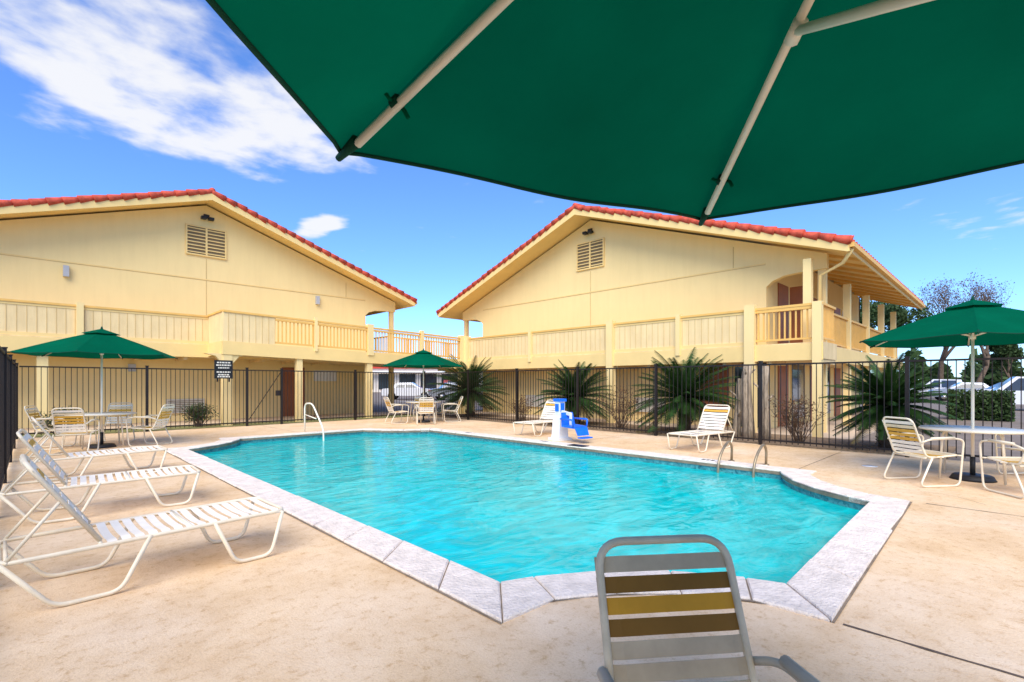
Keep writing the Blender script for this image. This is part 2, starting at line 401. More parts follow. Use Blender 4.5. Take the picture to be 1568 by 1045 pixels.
# ------------------------------------------------------------------ buildings
def building(name,fmap,zr,ze,half,L,zslab,rail,twall,front_s0,front_s1,tb,vents_s=0.0):
    root=empty(name)
    m=(zr-ze)/half
    def roofz(s): return zr-abs(s)*m
    def bx(mb,s0,s1,t0,t1,z0,z1,mt):
        a=fmap(s0,t0,z0); b=fmap(s1,t1,z1); mb.box(a[0],b[0],a[1],b[1],a[2],b[2],mt)
    ws=4.65*H; cs=5.68*H; th=0.15*H
    mb=MB()
    def pr(pts,t0,t1,mt): 
        A=[Vector(fmap(s,t0,z)) for s,z in pts]; d=Vector(fmap(0,t1,0))-Vector(fmap(0,t0,0)); mb.prism(A,d,mt)
    pr([(-ws,-.03),(ws,-.03),(ws,roofz(ws)-th),(0,zr-th),(-ws,roofz(ws)-th)],twall,twall+0.25,'stucco')
    for sg in (1,-1):
        zz=zslab+1.62*H
        pts=[(ws,roofz(ws)-th),(ws,zz),(ws+.12*H,zz+.11*H),(ws+.35*H,zz+.19*H),(ws+.7*H,zz+.22*H),(cs+.1*H,zz+.22*H),(cs+.1*H,roofz(cs+.1*H)-th)]
        pr([(sg*a,b) for a,b in pts],twall,twall+0.2,'stucco')
        bx(mb,sg*(ws-0.25),sg*ws,twall+0.25,L,-.03,roofz(ws)-th,'stucco')
    bx(mb,-ws,ws,L-0.2,L,-.03,roofz(ws)-th,'stucco')
    mb.obj('walls',root,recalc=True)
    mb=MB()
    zs=zslab+2.12*H
    bx(mb,-ws+.02,ws-.02,twall-0.012,twall+.01,zs-.008,zs+.03,'trim')
    bx(mb,-ws+.02,ws-.02,twall-0.006,twall+.01,zs-.03,zs-.0085,'groove')
    bx(mb,vents_s-.012,vents_s+.012,twall-0.008,twall+.01,zslab,zr-1.6*H,'groove')
    bx(mb,ws-.7*H,ws-.7*H+.02,twall-0.01,twall+.01,zs-.01,zs+.5*H,'groove')
    vz=zr-1.14*H; vw=.44*H; vh=.36*H
    bx(mb,vents_s-vw,vents_s+vw,twall-0.02,twall+.01,vz-vh,vz+vh,'vent')
    bx(mb,vents_s-vw-.05,vents_s-vw,twall-0.06,twall+.01,vz-vh,vz+vh,'trim')
    bx(mb,vents_s+vw,vents_s+vw+.05,twall-0.06,twall+.01,vz-vh,vz+vh,'trim')
    bx(mb,vents_s-vw-.05,vents_s+vw+.05,twall-0.062,twall+.01,vz+vh,vz+vh+.05,'trim')
    bx(mb,vents_s-vw-.05,vents_s+vw+.05,twall-0.062,twall+.01,vz-vh-.05,vz-vh,'trim')
    bx(mb,vents_s-.03,vents_s+.03,twall-0.055,twall,vz-vh,vz+vh,'trim')
    nl=8
    for k in range(nl):
        z=vz-vh+(k+.5)*2*vh/nl
        for s0,s1 in ((vents_s-vw,vents_s-.03),(vents_s+.03,vents_s+vw)):
            bx(mb,s0,s1,twall-.05,twall-.015,z-.017,z+.017,'trim')
    fz=zr-.52*H
    bx(mb,vents_s-.09,vents_s+.09,twall-.06,twall,fz+.02,fz+.16,'dark')
    for k in (-1,1): bx(mb,vents_s+k*.12-.08,vents_s+k*.12+.08,twall-.26,twall-.08,fz-.06,fz+.03,'dark')
    mb.obj('wall_details',root)
    mb=MB()
    for sg in (1,-1):
        e=half
        A=[(0,zr),(sg*e,ze),(sg*e,ze-.10*H),(0,zr-.10*H)]
        P=[Vector(fmap(s,0.0,z)) for s,z in A]; mb.prism(P,Vector(fmap(0,L+0.4,0))-Vector(fmap(0,0,0)),'trim')
        A=[(0,zr+.005),(sg*(e+.01),ze+.002),(sg*(e+.01),ze-.17*H),(0,zr-.17*H)]
        P=[Vector(fmap(s,-0.04,z)) for s,z in A]; mb.prism(P,Vector(fmap(0,0.035,0))-Vector(fmap(0,0,0)),'trim')
        bx(mb,sg*(e+.002),sg*(e+.035),-.02,L+.4,ze-.16*H,ze+.01,'trim')
        bx(mb,sg*(e+.036),sg*(e+.14),-.03,L+.4,ze-.09*H,ze-.01,'rail')
        t=.3
        while t<L:
            A=[(sg*ws,roofz(ws)-.10*H),(sg*(e-.05),roofz(e-.05)-.10*H),(sg*(e-.05),roofz(e-.05)-.15*H),(sg*ws,roofz(ws)-.17*H)]
            if t>twall+.3:
                P=[Vector(fmap(s,t,z)) for s,z in A]; mb.prism(P,Vector(fmap(0,0.09,0))-Vector(fmap(0,0,0)),'rail')
            t+=1.2
    mb.obj('roof_structure',root,recalc=True)
    mb=MB()
    sl=math.hypot(half,zr-ze); nt=int(sl/0.36)
    rr=random.Random(4)
    for sg in (1,-1):
        for k in range(nt+1):
            a=k/nt; b=min(1.01,(k+1.15)/nt)
            s0=sg*half*a; s1=sg*half*b
            z0=zr-a*(zr-ze)+.10+rr.uniform(-.015,.015); z1=zr-b*(zr-ze)+.08+rr.uniform(-.015,.015)
            mb.tube([fmap(s0,0,z0-.03),fmap(s1,rr.uniform(-.02,.02),z1-.02)],.078,'tile',10,r2=.122)
        W=0.30; nW=int((L+0.4-.1)/W); seg=6
        rows=int(nt/2)
        for k in range(rows):
            a=k/rows; b=(k+1)/rows
            vs=[];fs=[]
            cols=nW*seg
            for ci in range(cols+1):
                t=.1+ci*W/seg; hgt=.05*abs(math.sin(math.pi*ci/seg))
                vs.append(fmap(sg*half*a,t,zr-a*(zr-ze)+.03+hgt)); vs.append(fmap(sg*(half*b+.03),t,zr-b*(zr-ze)+.065+hgt))
            for ci in range(cols): fs.append((2*ci,2*ci+1,2*ci+3,2*ci+2))
            mb.add(vs,fs,'tile',True)
        for ci in range(nW):
            t=.1+(ci+.5)*W
            a=Vector(fmap(sg*(half-.25),t,ze+.25*m+.05)); b=Vector(fmap(sg*(half+.07),t,ze+.02)); mb.tube([a,b],.085,'tile',8)
    k=0
    while k<L:
        mb.tube([fmap(0,k-.05,zr+.10),fmap(0,k+.36,zr+.12)],.10,'tile',10,r2=.12); k+=.34
    mb.obj('roof_tiles',root)
    mb=MB()
    zt=rail; zd=zslab+.31*H
    bx(mb,front_s0,front_s1,tb,twall,zslab,zd,'slab')
    bx(mb,front_s0,front_s1,tb-.03,tb-.002,zslab-.03,zd-.03,'trim')
    s=front_s0+.4
    while s<front_s1:
        bx(mb,s,s+.09,tb+.1,twall-.05,zslab-.12,zslab-.001,'slab'); s+=1.2
    for sg in (1,-1):
        bx(mb,sg*(ws+.002),sg*(cs+.12*H),twall+.001,L,zslab,zd,'slab')
        bx(mb,sg*(cs+.121*H),sg*(cs+.121*H+.03),twall,L,zslab-.03,zd-.03,'trim')
        bx(mb,sg*(cs-.03),sg*(cs+.05),twall+.1,L,zt-.06,zt,'rail')
        bx(mb,sg*(cs-.015),sg*(cs+.02),twall+.1,L,zd+.08,zd+.12,'rail')
        x=twall+.15
        while x<L: bx(mb,sg*(cs-.014),sg*(cs+.014),x-.014,x+.014,zd+.12,zt-.06,'rail'); x+=.14
        t=twall+.06
        while t<L:
            bx(mb,sg*(cs-.07*H),sg*(cs+.07*H),t,t+.17,-.03,zslab+1.84*H,'stucco'); t+=2.1*H
    mb.obj('balconies',root)
    mb=MB()
    for sg in (1,-1):
        t=twall+1.0
        while t<L-2:
            for zb in (0,zd):
                bx(mb,sg*(ws-.01),sg*(ws+.03),t,t+.95,zb+.02,zb+2.05,'door')
                bx(mb,sg*(ws-.01),sg*(ws+.02),t+1.3,t+2.7,zb+.75,zb+2.0,'glass')
                bx(mb,sg*(ws-.01),sg*(ws+.08),t+1.45,t+2.5,zb+.2,zb+.65,'ac')
                bx(mb,sg*(ws-.01),sg*(ws+.035),t+1.24,t+1.3,zb+.7,zb+2.05,'trim')
                bx(mb,sg*(ws-.01),sg*(ws+.035),t+2.7,t+2.76,zb+.7,zb+2.05,'trim')
            t+=3.4
    mb.obj('doors_and_windows',root)
    return root,bx,zd,zt

XR=10.6*H; YR=8.36*H
fr=lambda s,t,z:(XR+t,YR-s,z)
def zz(a): return a*H
root,bx,zd,zt=building('hotel_building',fr,zz(5.77),zz(3.56),6.27*H,10.0*H,zz(1.45),zz(2.487),0.7*H,-5.9*H,5.95*H,-.3*H)
mb=MB()
tb=-.3*H
def run(bx,mb,s0,s1,t,zd,zt,solid=True):
    bx(mb,s0,s1,t-.06,t+.06,zt-.06,zt,'rail')
    if solid:
        bx(mb,s0,s1,t-.02,t+.02,zd,zt-.06,'panel')
        x=s0+.1
        while x<s1:
            bx(mb,x-.007,x+.007,t-.026,t-.019,zd+.09,zt-.13,'groove'); x+=.2
        bx(mb,s0,s1,t-.04,t-.021,zd-.001,zd+.09,'trim'); bx(mb,s0,s1,t-.035,t-.021,zt-.13,zt-.061,'trim')
    else:
        bx(mb,s0,s1,t-.025,t+.025,zd+.08,zd+.13,'rail'); bx(mb,s0,s1,t-.05,t+.05,zt-.14,zt-.061,'rail')
        x=s0+.1
        while x<s1: bx(mb,x-.018,x+.018,t-.018,t+.018,zd+.13,zt-.14,'rail'); x+=.13
run(bx,mb,-4.2*H,4.6*H,tb+.05,zd,zt,True)
run(bx,mb,4.75*H,5.85*H,tb+.05,zd,zt,False)
a=fr(5.9*H,tb,0); b=fr(5.9*H,0.7*H,0)
mb.box(a[0],b[0],a[1]-.05,a[1]+.05,zt-.06,zt,'rail'); mb.box(a[0],b[0],a[1]-.02,a[1]+.02,zd+.08,zd+.13,'rail')
x=a[0]+.1
while x<b[0]: mb.box(x-.016,x+.016,a[1]-.016,a[1]+.016,zd+.13,zt-.06,'rail'); x+=.13
mb.obj('front_railing',root)
mb=MB()
def fpost(s,w,z0,z1,t=tb): bx(mb,s-w/2,s+w/2,t-.04-w*.25,t-.04+w*.75,z0,z1,'stucco')
fpost(4.68*H,.26,-.03,zt+.10); fpost(1.35*H,.24,-.03,zt+.08); fpost(-4.3*H,.24,-.03,zt+.08)
fpost(3.15*H,.13,zd-.2,zt+.06); fpost(-1.4*H,.13,zd-.2,zt+.06); fpost(5.86*H,.2,-.03,zt+.02)
bx(mb,5.50*H,5.64*H,.15*H,.15*H+.2,zd,zz(3.42),'stucco')
mb.tube([fr(6.32*H,.1,zz(3.45)),fr(6.15*H,.3,zz(3.25)),fr(5.75*H,.5,zz(3.1)),fr(5.75*H,.5,0)],.045,'trim')
mb.obj('columns',root)
mb=MB()
for s0,k in ((4.0*H,'glass'),(3.2*H,'door')):
    bx(mb,s0,s0+.9,.7*H-.03,.7*H,.05,1.95,k)
bx(mb,1.5*H,1.5*H+1.1,.7*H-.1,.7*H,.35,.85,'ac'); bx(mb,-2.5*H,-2.5*H+1.1,.7*H-.1,.7*H,.35,.85,'ac')
bx(mb,4.85*H,5.15*H,1.6*H,1.62*H,zd,zd+1.9,'door')
mb.obj('ground_floor_fittings',root)

XL=3.35*H; YL=14.6*H
fl=lambda s,t,z:(XL+s,YL+t,z)
root,bx,zd,zt=building('hotel_building',fl,zz(5.94),zz(3.85),6.18*H,12.0*H,zz(1.66),zz(2.68),0.6*H,-6.3*H,5.9*H,-.6*H)
mb=MB()
run(bx,mb,-6.3*H,-0.2*H,-.6*H+.05,zd,zt,True)
for s in (-5.2,-2.62): bx(mb,s*H-.08,s*H+.08,-.6*H-.06,-.6*H+.1,zd-.3,zt+.07,'stucco')
mb.obj('front_railing',root)
mb=MB()
for px,z in ((0.55,3.6),(6.35,3.62)):
    bx(mb,px*H-XL-.07,px*H-XL+.07,.6*H-.14,.6*H,zz(z)-.22,zz(z)+.12,'lampgrey')
for s in (1.95*H,): bx(mb,s,s+.9,.6*H-.03,.6*H,.0,2.0,'door')
bx(mb,-.9*H,-.9*H+1.15,.6*H-.09,.6*H,.3,.8,'ac')
for k in range(7): bx(mb,-.9*H+.05,-.9*H+1.10,.6*H-.1,.6*H-.089,.34+k*.063,.36+k*.063,'vent')
bx(mb,2.9*H,2.9*H+1.0,.6*H-.03,.6*H,1.45,1.9,'plastic')
for s in (-3.2,-5.5): bx(mb,s*H-.12,s*H+.12,-.5*H,-.5*H+.24,-.03,zz(1.66),'stucco')
for s in (-4.2,-1.6): bx(mb,s*H-.1,s*H+.1,.6*H-.12,.6*H,1.75,2.0,'lampgrey')
mb.obj('ground_floor_fittings',root)

ew=empty('elevated_walkway')
mb=MB()
xa,xb,yw=3.15*H,10.3*H,12.78*H
za,zb_=2.70*H,2.50*H
def zline(x,dz): return za+(zb_-za)*(x-xa)/(xb-xa)+dz
def wb(x0,x1,y,w,dz0,dz1,mt):
    zc=(dz0+dz1)/2
    mb.beam((x0,y,zline(x0,zc)),(x1,y,zline(x1,zc)),w,abs(dz1-dz0),mt)
fl_=[(xa,12.8*H),(xb+.02,12.8*H),(xb+.02,14.3*H),(9.2*H,15.15*H),(xa,15.15*H)]
vs=[(x,y,zline(x,-1.0)) for x,y in fl_]; mb.prism(vs,(0,0,-.36),'slab')
wb(xa-.02,xb,yw-.02,.05,-1.40,-.98,'trim')
wb(xa,xb,yw,.12,-.06,0,'rail')
xs=xa+1.15*H
wb(xa,xs,yw,.04,-1.0,-.06,'panel')
x=xa+.15
while x<xs: mb.beam((x,yw-.024,zline(x,-.97)),(x,yw-.024,zline(x,-.09)),.012,.01,'groove'); x+=.2
wb(xs,xb,yw,.05,-.93,-.87,'rail'); wb(xs,xb,yw,.09,-.16,-.09,'rail')
x=xs+.1
while x<xb: mb.box(x-.018,x+.018,yw-.018,yw+.018,zline(x,-.9),zline(x,-.1),'rail'); x+=.13
mb.box(xa-.05,xa+.05,yw,14.0*H,za-.06,za,'rail'); mb.box(xa-.02,xa+.02,yw,14.0*H,za-1.0,za-.06,'panel')
mb.box(xa-.045,xa-.021,yw,14.0*H,za-1.4,za-.98,'trim')
wb(8.6*H,xb+1.5*H,14.4*H,.08,-.06,0,'rail'); wb(8.6*H,xb+1.5*H,14.4*H,.05,-.93,-.87,'rail')
x=8.6*H
while x<xb+1.5*H: mb.box(x-.018,x+.018,14.4*H-.018,14.4*H+.018,zline(x,-.9),zline(x,-.05),'rail'); x+=.13
mb.obj('deck_and_railing',ew,recalc=True)
mb=MB()
for x,w in ((3.25*H,.26),(4.9*H,.2),(6.86*H,.22),(10.25*H,.26)):
    for y in (12.86*H,):
        mb.box(x-w/2,x+w/2,y-w/2,y+w/2,-.03,zline(x,-1.37),'stucco')
for x,w in ((6.86*H,.24),(10.2*H,.28),(8.6*H,.14),(5.3*H,.1)): mb.box(x-w/2,x+w/2,yw-.09,yw+w/2,zline(x,-1.1),zline(x,.1),'stucco')
hx=3.25*H+.13
mb.prism([(hx,12.86*H-.1,zline(hx,-1.37)),(hx+.5,12.86*H-.1,zline(hx,-1.38)),(hx+.2,12.86*H-.1,zline(hx,-1.45)),(hx,12.86*H-.1,zline(hx,-1.7))],(0,.2,0),'stucco')
mb.prism([(hx-.26,12.86*H-.1,zline(hx,-1.37)),(hx-.76,12.86*H-.1,zline(hx,-1.38)),(hx-.46,12.86*H-.1,zline(hx,-1.45)),(hx-.26,12.86*H-.1,zline(hx,-1.7))],(0,.2,0),'stucco')
mb.obj('columns',ew,recalc=True)

# ------------------------------------------------------------------ umbrella
def umbrella(angles,R,rim,apex,slider,base=True,n=7):
    mb=MB(); k=len(angles)
    tips=[Vector((R*math.cos(math.radians(a)),R*math.sin(math.radians(a)),rim)) for a in angles]
    ap=Vector((0,0,apex))
    def cap(fr,dz,mt):
        for i in range(k):
            a=tips[i];b=tips[(i+1)%k]
            vs=[];fs=[]
            for r in range(n+1):
                t=r/n*fr
                for c in range(n+1):
                    s=c/n
                    P=ap.lerp(a,t).lerp(ap.lerp(b,t),s)
                    bow=4*s*(1-s); e0=min(s,1-s)
                    fold=math.exp(-e0*9)*t
                    P=Vector((P.x*(1-.035*bow*t),P.y*(1-.035*bow*t),P.z+dz-0.022*bow*t+.015*math.sin(math.pi*t)
                        +.012*fold*math.sin(t*19+i*2+s*9)*(1 if e0>.01 else 0)+.008*t*math.sin(s*9+t*13+i)*bow))
                    vs.append(P)
            for r in range(n):
                for c in range(n):
                    o=r*(n+1)+c
                    fs.append((o,o+1,o+n+2,o+n+1))
            mb.add(vs,fs,mt,True)
            if fr==1: mb.tube(vs[-(n+1):],.0065,'hem',6)
    cap(1,0.012,'green'); cap(.24,.055,'green')
    for i in range(k):
        a=tips[i]
        mb.tube([ap+Vector((0,0,-.02)),ap.lerp(a,.5)+Vector((0,0,.0)),ap.lerp(a,.945)+Vector((0,0,-.010))],.0118,'pole',8)
        J=ap.lerp(a,.455)+Vector((0,0,-.012)); mb.tube([J,Vector((0,0,slider))],.0115,'pole',8)
        mb.tube([J+(a-ap)*-.018,J+(a-ap)*.018],.018,'pole',8)
        for t in (.83,):
            c=ap.lerp(a,t); d=(a-ap).normalized()
            mb.tube([c-d*.012,c+d*.012],.017,'hem',8)
            side=d.cross(Vector((0,0,1))).normalized()
            mb.tube([c+side*.01,c+side*.026+Vector((0,0,-.008)),c+side*.03-d*.01+Vector((0,0,-.03))],.006,'green',5)
            mb.tube([c-side*.01,c-side*.025,c-side*.035+Vector((0,0,.008))],.005,'green',5)
        mb.tube([ap.lerp(a,.945),a+(a-ap).normalized()*.012],.017,'hem',8,r2=.009)
    mb.tube([(0,0,0.05),(0,0,apex+.02)],.019,'pole',12)
    mb.tube([(0,0,slider-.04),(0,0,slider+.03)],.034,'pole',12)
    mb.tube([(0,0,apex+.02),(0,0,apex+.10)],.03,'hem',10,r2=.012)
    if base:
        mb.tube([(0,0,0.002),(0,0,.03),(0,0,.06),(0,0,.07)],.25,'dark',24,r2=.20); mb.tube([(0,0,.06),(0,0,.32)],.03,'dark',12)
    return mb
mb=umbrella([40.9,99.5,162.6,221,281,341],1.37,1.99,1.99+.66*.63,1.36+.772*.63,n=28)
mb.obj('patio_umbrella',loc=(.838,-.045,0))
mbu=umbrella([10+60*i for i in range(6)],1.40,1.94,2.46,2.0)
u1=mbu.obj('patio_umbrella',loc=(1.05,13.5,0))
copy(u1,(9.7,14.3,0),.3); copy(u1,(9.47,.39,0),.95,1.01)

def table(r):
    mb=MB()
    mb.tube([(0,0,.700),(0,0,.704),(0,0,.716),(0,0,.72)],r,'tabletop',40)
    ring=[(r*math.cos(a),r*math.sin(a),.708) for a in [i*math.pi/20 for i in range(40)]]
    mb.tube(ring,.014,'frame',8,closed=True)
    for i in range(4):
        a=math.pi/4+i*math.pi/2; c,s=math.cos(a),math.sin(a)
        mb.tube(fillet([(c*r*.3,s*r*.3,.69),(c*r*.72,s*r*.72,.685),(c*r*.80,s*r*.80,.02)],.08),.014,'frame')
    return mb
t=table(.58).obj('patio_table',loc=(1.05,13.5,0)); copy(t,(9.7,14.3,0)); copy(t,(9.47,.39,0))
table(.38).obj('patio_table',loc=(.838,-.045,0))

def mkstrap(mb,c,d,nrm,width,mt,ww,sag):
    seg=8; vs=[];fs=[]
    for j in range(seg+1):
        y=-ww+2*ww*j/seg; b=1-((2*j/seg)-1)**2; e=abs(2*j/seg-1)
        off=nrm*(.0155*(1 if e<.99 else -.3)-sag*b)
        for k in (-.5,.5): vs.append(c+d*(k*width)+Vector((0,y,0))+off)
    m0=len(vs)
    for j in range(seg+1):
        for k in (0,1): vs.append(vs[2*j+k]-nrm*.0035)
    for j in range(seg):
        fs.append((2*j,2*j+1,2*j+3,2*j+2)); fs.append((m0+2*j+2,m0+2*j+3,m0+2*j+1,m0+2*j))
        fs.append((2*j,2*j+2,m0+2*j+2,m0+2*j)); fs.append((2*j+1,m0+2*j+1,m0+2*j+3,2*j+3))
    mb.add(vs,fs,mt,False)
def chair(colors,w=.235,top=.89,armdrop=0.0,fm='frame',sw=.043,taper=.012):
    mb=MB()
    tx=-.40
    hoop=[(-.05,-w,.385),(-.20,-w,.385),(tx,-w+taper,top),(tx,w-taper,top),(-.20,w,.385),(-.05,w,.385)]
    mb.tube(fillet(hoop,.085,7),.0125,fm)
    seat=[(-.05,-w,.385),(.27,-w,.41),(.27,w,.41),(-.05,w,.385)]
    mb.tube(fillet(seat,.06,5),.0125,fm)
    az=-armdrop
    for sg in (-1,1):
        y=sg*(w+.045)
        loop=[(-.285,sg*(w+.012),.58+az),(-.2,y,.625+az),(.18,y,.635+az),(.30,y,.61+az),(.24,y,.015),(-.34,y,.015),(-.16,y,.385)]
        mb.tube(fillet(loop,.09,6),.0125,fm)
        mb.tube([(.0,sg*w,.388),(.0,y,.388)],.01,fm); mb.tube([(.24,sg*w,.408),(.27,y,.408)],.01,fm)
        mb.tube([(-.18,y,.637+az),(.16,y,.643+az)],.017,fm,8)
    mb.tube([(-.2,-w,.375),(-.2,w,.375)],.011,fm)
    n=len(colors)
    A=Vector((-.383,0,top-.052)); B=Vector((-.212,0,.43)); d=(B-A).normalized(); nrm=Vector((d.z*-1,0,d.x))
    if nrm.x<0: nrm=-nrm
    L=(B-A).length
    for i,c in enumerate(colors): mkstrap(mb,A+d*(L*(i+.2)/(n-.6)),d,nrm,sw,c,w+.010-taper*(1-i/n)*.8,.008)
    for i in range(8):
        x=-.15+i*.057; mkstrap(mb,Vector((x,0,.383+.025*(x+.05)/.32)),Vector((1,0,.08)).normalized(),Vector((0,0,1)),.043,('yellow' if i in (3,4) else ('cream' if fm=='frame' else 'taupe')),w+.01,.02)
    return mb
c1=chair(['white','cream','yellow','yellow','yellow','white','white','white']).obj('strap_chair',loc=(9.1,1.45,0))
def at(tx,ty,ang,dist,dev=0):
    a=math.radians(ang); return (tx+dist*math.cos(a),ty+dist*math.sin(a),0),a+math.pi+math.radians(dev)
c1.location,c1.rotation_euler[2]=at(9.47,.39,150,.92,-8)
for (tx,ty,ang,dist,dev) in ((9.47,.39,212,.95,8),(9.47,.39,-38,1.0,0),
                       (1.05,13.5,148,.85,10),(1.05,13.5,-25,.85,-12),(1.05,13.5,-120,.9,10),(1.05,13.5,70,.9,0),
                       (9.7,14.3,170,.95,0),(9.7,14.3,240,.95,0),(9.7,14.3,-30,.95,0),(9.7,14.3,60,.95,0)):
    l,r=at(tx,ty,ang,dist,dev); copy(c1,l,r)
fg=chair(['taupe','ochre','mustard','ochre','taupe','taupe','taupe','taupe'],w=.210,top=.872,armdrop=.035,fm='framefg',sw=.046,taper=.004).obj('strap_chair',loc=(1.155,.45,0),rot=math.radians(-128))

def chaise(backa=58):
    mb=MB(); w=.31; z=.34; r=.0145
    mb.tube(fillet([(-.45,-w,z-.02),(.95,-w,z),(1.14,-w,z-.0),(1.14,w,z),(.95,w,z),(-.45,w,z-.02)],.10,6,closed=True),r,'frame',8,closed=True)
    ca,sa=math.cos(math.radians(backa)),math.sin(math.radians(backa)); bl=.64
    hp=[(0,-w+.03,z+.015),(-bl*ca,-w+.03,z+bl*sa),(-bl*ca,w-.03,z+bl*sa),(0,w-.03,z+.015)]
    mb.tube(fillet(hp,.10,6),r,'frame')
    for sg in (-1,1):
        y=sg*(w+.005)
        mb.tube(fillet([(.64,y,z),(.78,y*1.02,.015),(1.03,y*1.02,.015),(1.12,y,z)],.07,5),r,'frame')
        mb.tube(fillet([(-.45,y,z-.02),(-.22,y*1.02,.015),(.10,y*1.02,.015),(.26,y,z)],.07,5),r,'frame')
        mb.tube([(-bl*.55*ca,sg*(w-.03),z+bl*.55*sa),(-.42,sg*(w-.01),z-.01)],.010,'frame')
    mb.tube([(-.42,-w,z-.02),(-.42,w,z-.02)],.011,'frame')
    mb.tube([(0,-w,z),(0,w,z)],.011,'frame'); mb.tube([(.5,-w,z),(.5,w,z)],.011,'frame')
    rs=random.Random(2)
    for i in range(15): mkstrap(mb,Vector((.06+i*.073,0,z)),Vector((1,0,rs.uniform(-.02,.02))).normalized(),Vector((0,0,1)),.050,'white',w+.012,.018+rs.uniform(-.006,.012))
    d=Vector((-ca,0,sa)); nrm=Vector((sa,0,ca))
    for i in range(8): mkstrap(mb,Vector((0,0,z+.015))+d*(.06+i*.070),d,nrm,.050,('white' if i!=6 else 'yellow'),w-.018,.018)
    return mb
l1=chaise().obj('chaise_lounge',loc=(.30,4.36,0),rot=math.radians(2))
copy(l1,(.25,6.85,0),math.radians(-3)); copy(l1,(.34,9.35,0),math.radians(2))
copy(l1,(10.05,8.85,0),math.radians(186)); copy(l1,(10.3,4.5,0),math.radians(176))

# ------------------------------------------------------------------ pool lift
mb=MB()
mb.box(-.22,.22,-.2,.2,0.0,.06,'plastic')
mb.prism([(-.16,-.14,.06),(.16,-.14,.06),(.12,-.14,.52),(-.10,-.14,.60)],(0,.28,0),'plastic')
mb.box(-.09,.09,-.09,.09,.55,.96,'plastic'); mb.box(-.11,.11,-.13,.13,.96,1.03,'blue'); mb.box(-.11,-.091,-.06,.06,.72,.90,'blue'); mb.box(-.06,.06,-.105,-.091,.70,.92,'blue')
mb.beam((0,0,.72),(-.05,-.45,.66),.07,.07,'plastic'); mb.beam((-.05,-.45,.68),(-.05,-.45,.38),.05,.05,'plastic')
sx,sy=-.02,-.56
mb.prism([(sx-.22,sy+.20,.36),(sx+.22,sy+.20,.36),(sx+.22,sy-.20,.34),(sx-.22,sy-.20,.34)],(0,0,.05),'blue')
mb.prism([(sx-.22,sy+.20,.36),(sx-.18,sy+.26,.70),(sx+.18,sy+.26,.70),(sx+.22,sy+.20,.36)],(0,.035,.0),'blue')
mb.prism([(sx-.20,sy-.20,.36),(sx+.20,sy-.20,.36),(sx+.18,sy-.28,.18),(sx-.18,sy-.28,.18)],(0,-.03,0),'blue')
mb.box(sx-.17,sx+.17,sy-.44,sy-.28,.12,.15,'blue')
for sg in (-1,1):
    mb.tube(fillet([(sx+sg*.23,sy+.26,.55),(sx+sg*.25,sy-.18,.55),(sx+sg*.23,sy-.18,.38)],.05),.022,'blue')
o=mb.obj('pool_lift',loc=(9.05,7.60,0),rot=math.radians(-8),recalc=True)
o.scale=(.95,.95,.96)
mb=MB()
for y in (3.42,2.86):
    mb.tube(fillet([(p1+CW+.14,y,0),(p1+CW+.16,y,.26),(p1+CW+.02,y,.37),(p1+.12,y,.24),(p1-.05,y,.05),(p1-.10,y,-.5)],.12,7),.021,'bronze',10)
    mb.tube([(p1+CW+.14,y,0.0),(p1+CW+.14,y,.015)],.05,'bronze',14)
for z in (-.35,-.65): mb.beam((p1-.1,2.86,z),(p1-.1,3.42,z),.08,.03,'bronze')
mb.obj('pool_ladder')
mb=MB()
for x in (5.35,):
    mb.tube(fillet([(x,q1+CW+.1,0),(x,q1+CW+.1,.80),(x,q1-.05,.82),(x+.0,q1-.75,.18),(x,q1-.78,-.5)],.18,7),.021,'pole',10)
    mb.tube(fillet([(x,q1+CW+.1,.5),(x,q1-.3,.42)],.1),.014,'pole')
mb.obj('pool_handrail')

# ------------------------------------------------------------------ vegetation
def sago(R,zc,seed,nf=112):
    rnd=random.Random(seed); mb=MB()
    mb.tube([(0,0,-.03),(0.01,0,zc*.5),(0,0,zc)],.17,'bark',10,r2=.14)
    for k in range(60):
        a=rnd.random()*6.28; z=rnd.uniform(.02,zc); mb.tube([(.13*math.cos(a),.13*math.sin(a),z),(.21*math.cos(a),.21*math.sin(a),z+.06)],.025,'bark',4,r2=.008)
    for k in range(nf):
        f=k/nf
        az=k*2.39996+rnd.uniform(-.25,.25); el=math.radians(84-112*f**.9+rnd.uniform(-8,8)); Lf=R*rnd.uniform(.80,1.12)
        mt='palm' if f<.95 else 'palm2'
        P=Vector((0,0,zc)); pts=[P.copy()]; e=el; n=12
        for j in range(n):
            e-=math.radians(1.8+3.4*(j/n))*(1 if e>-.5 else .2)
            P=P+Vector((math.cos(az)*math.cos(e),math.sin(az)*math.cos(e),math.sin(e)))*(Lf/n)
            if P.z<.05: P.z=.05
            pts.append(P.copy())
        mb.tube(pts[::2]+[pts[-1]],.009,mt,3,r2=.003)
        side=Vector((-math.sin(az),math.cos(az),0))
        m=44
        for j in range(3,m):
            t=j/m; ff=t*n; i=min(int(ff),n-1); B=pts[i].lerp(pts[i+1],ff-i); d=(pts[i+1]-pts[i]).normalized()
            up=side.cross(d).normalized()
            ll=Lf*.16*math.sin(math.pi*min(1,.15+.85*t))**.6+.02
            for sg in (-1,1):
                dr=(side*sg*.8+d*.6+up*.25).normalized()
                tip=B+dr*ll+Vector((0,0,-ll*.10)); wv=d*.0155
                mb.face([B-wv,B+wv,tip],mt)
    return mb
def putp(x,y,R,zc,seed): sago(R,zc,seed).obj('sago_palm',loc=(x,y,0))
putp(9.35*H,4.6*H,1.55,.92,1); putp(9.25*H,1.32*H,1.15,.90,2); putp(9.4*H,7.43*H,1.38,.86,3); putp(9.4*H,11.4*H,1.65,1.0,4)
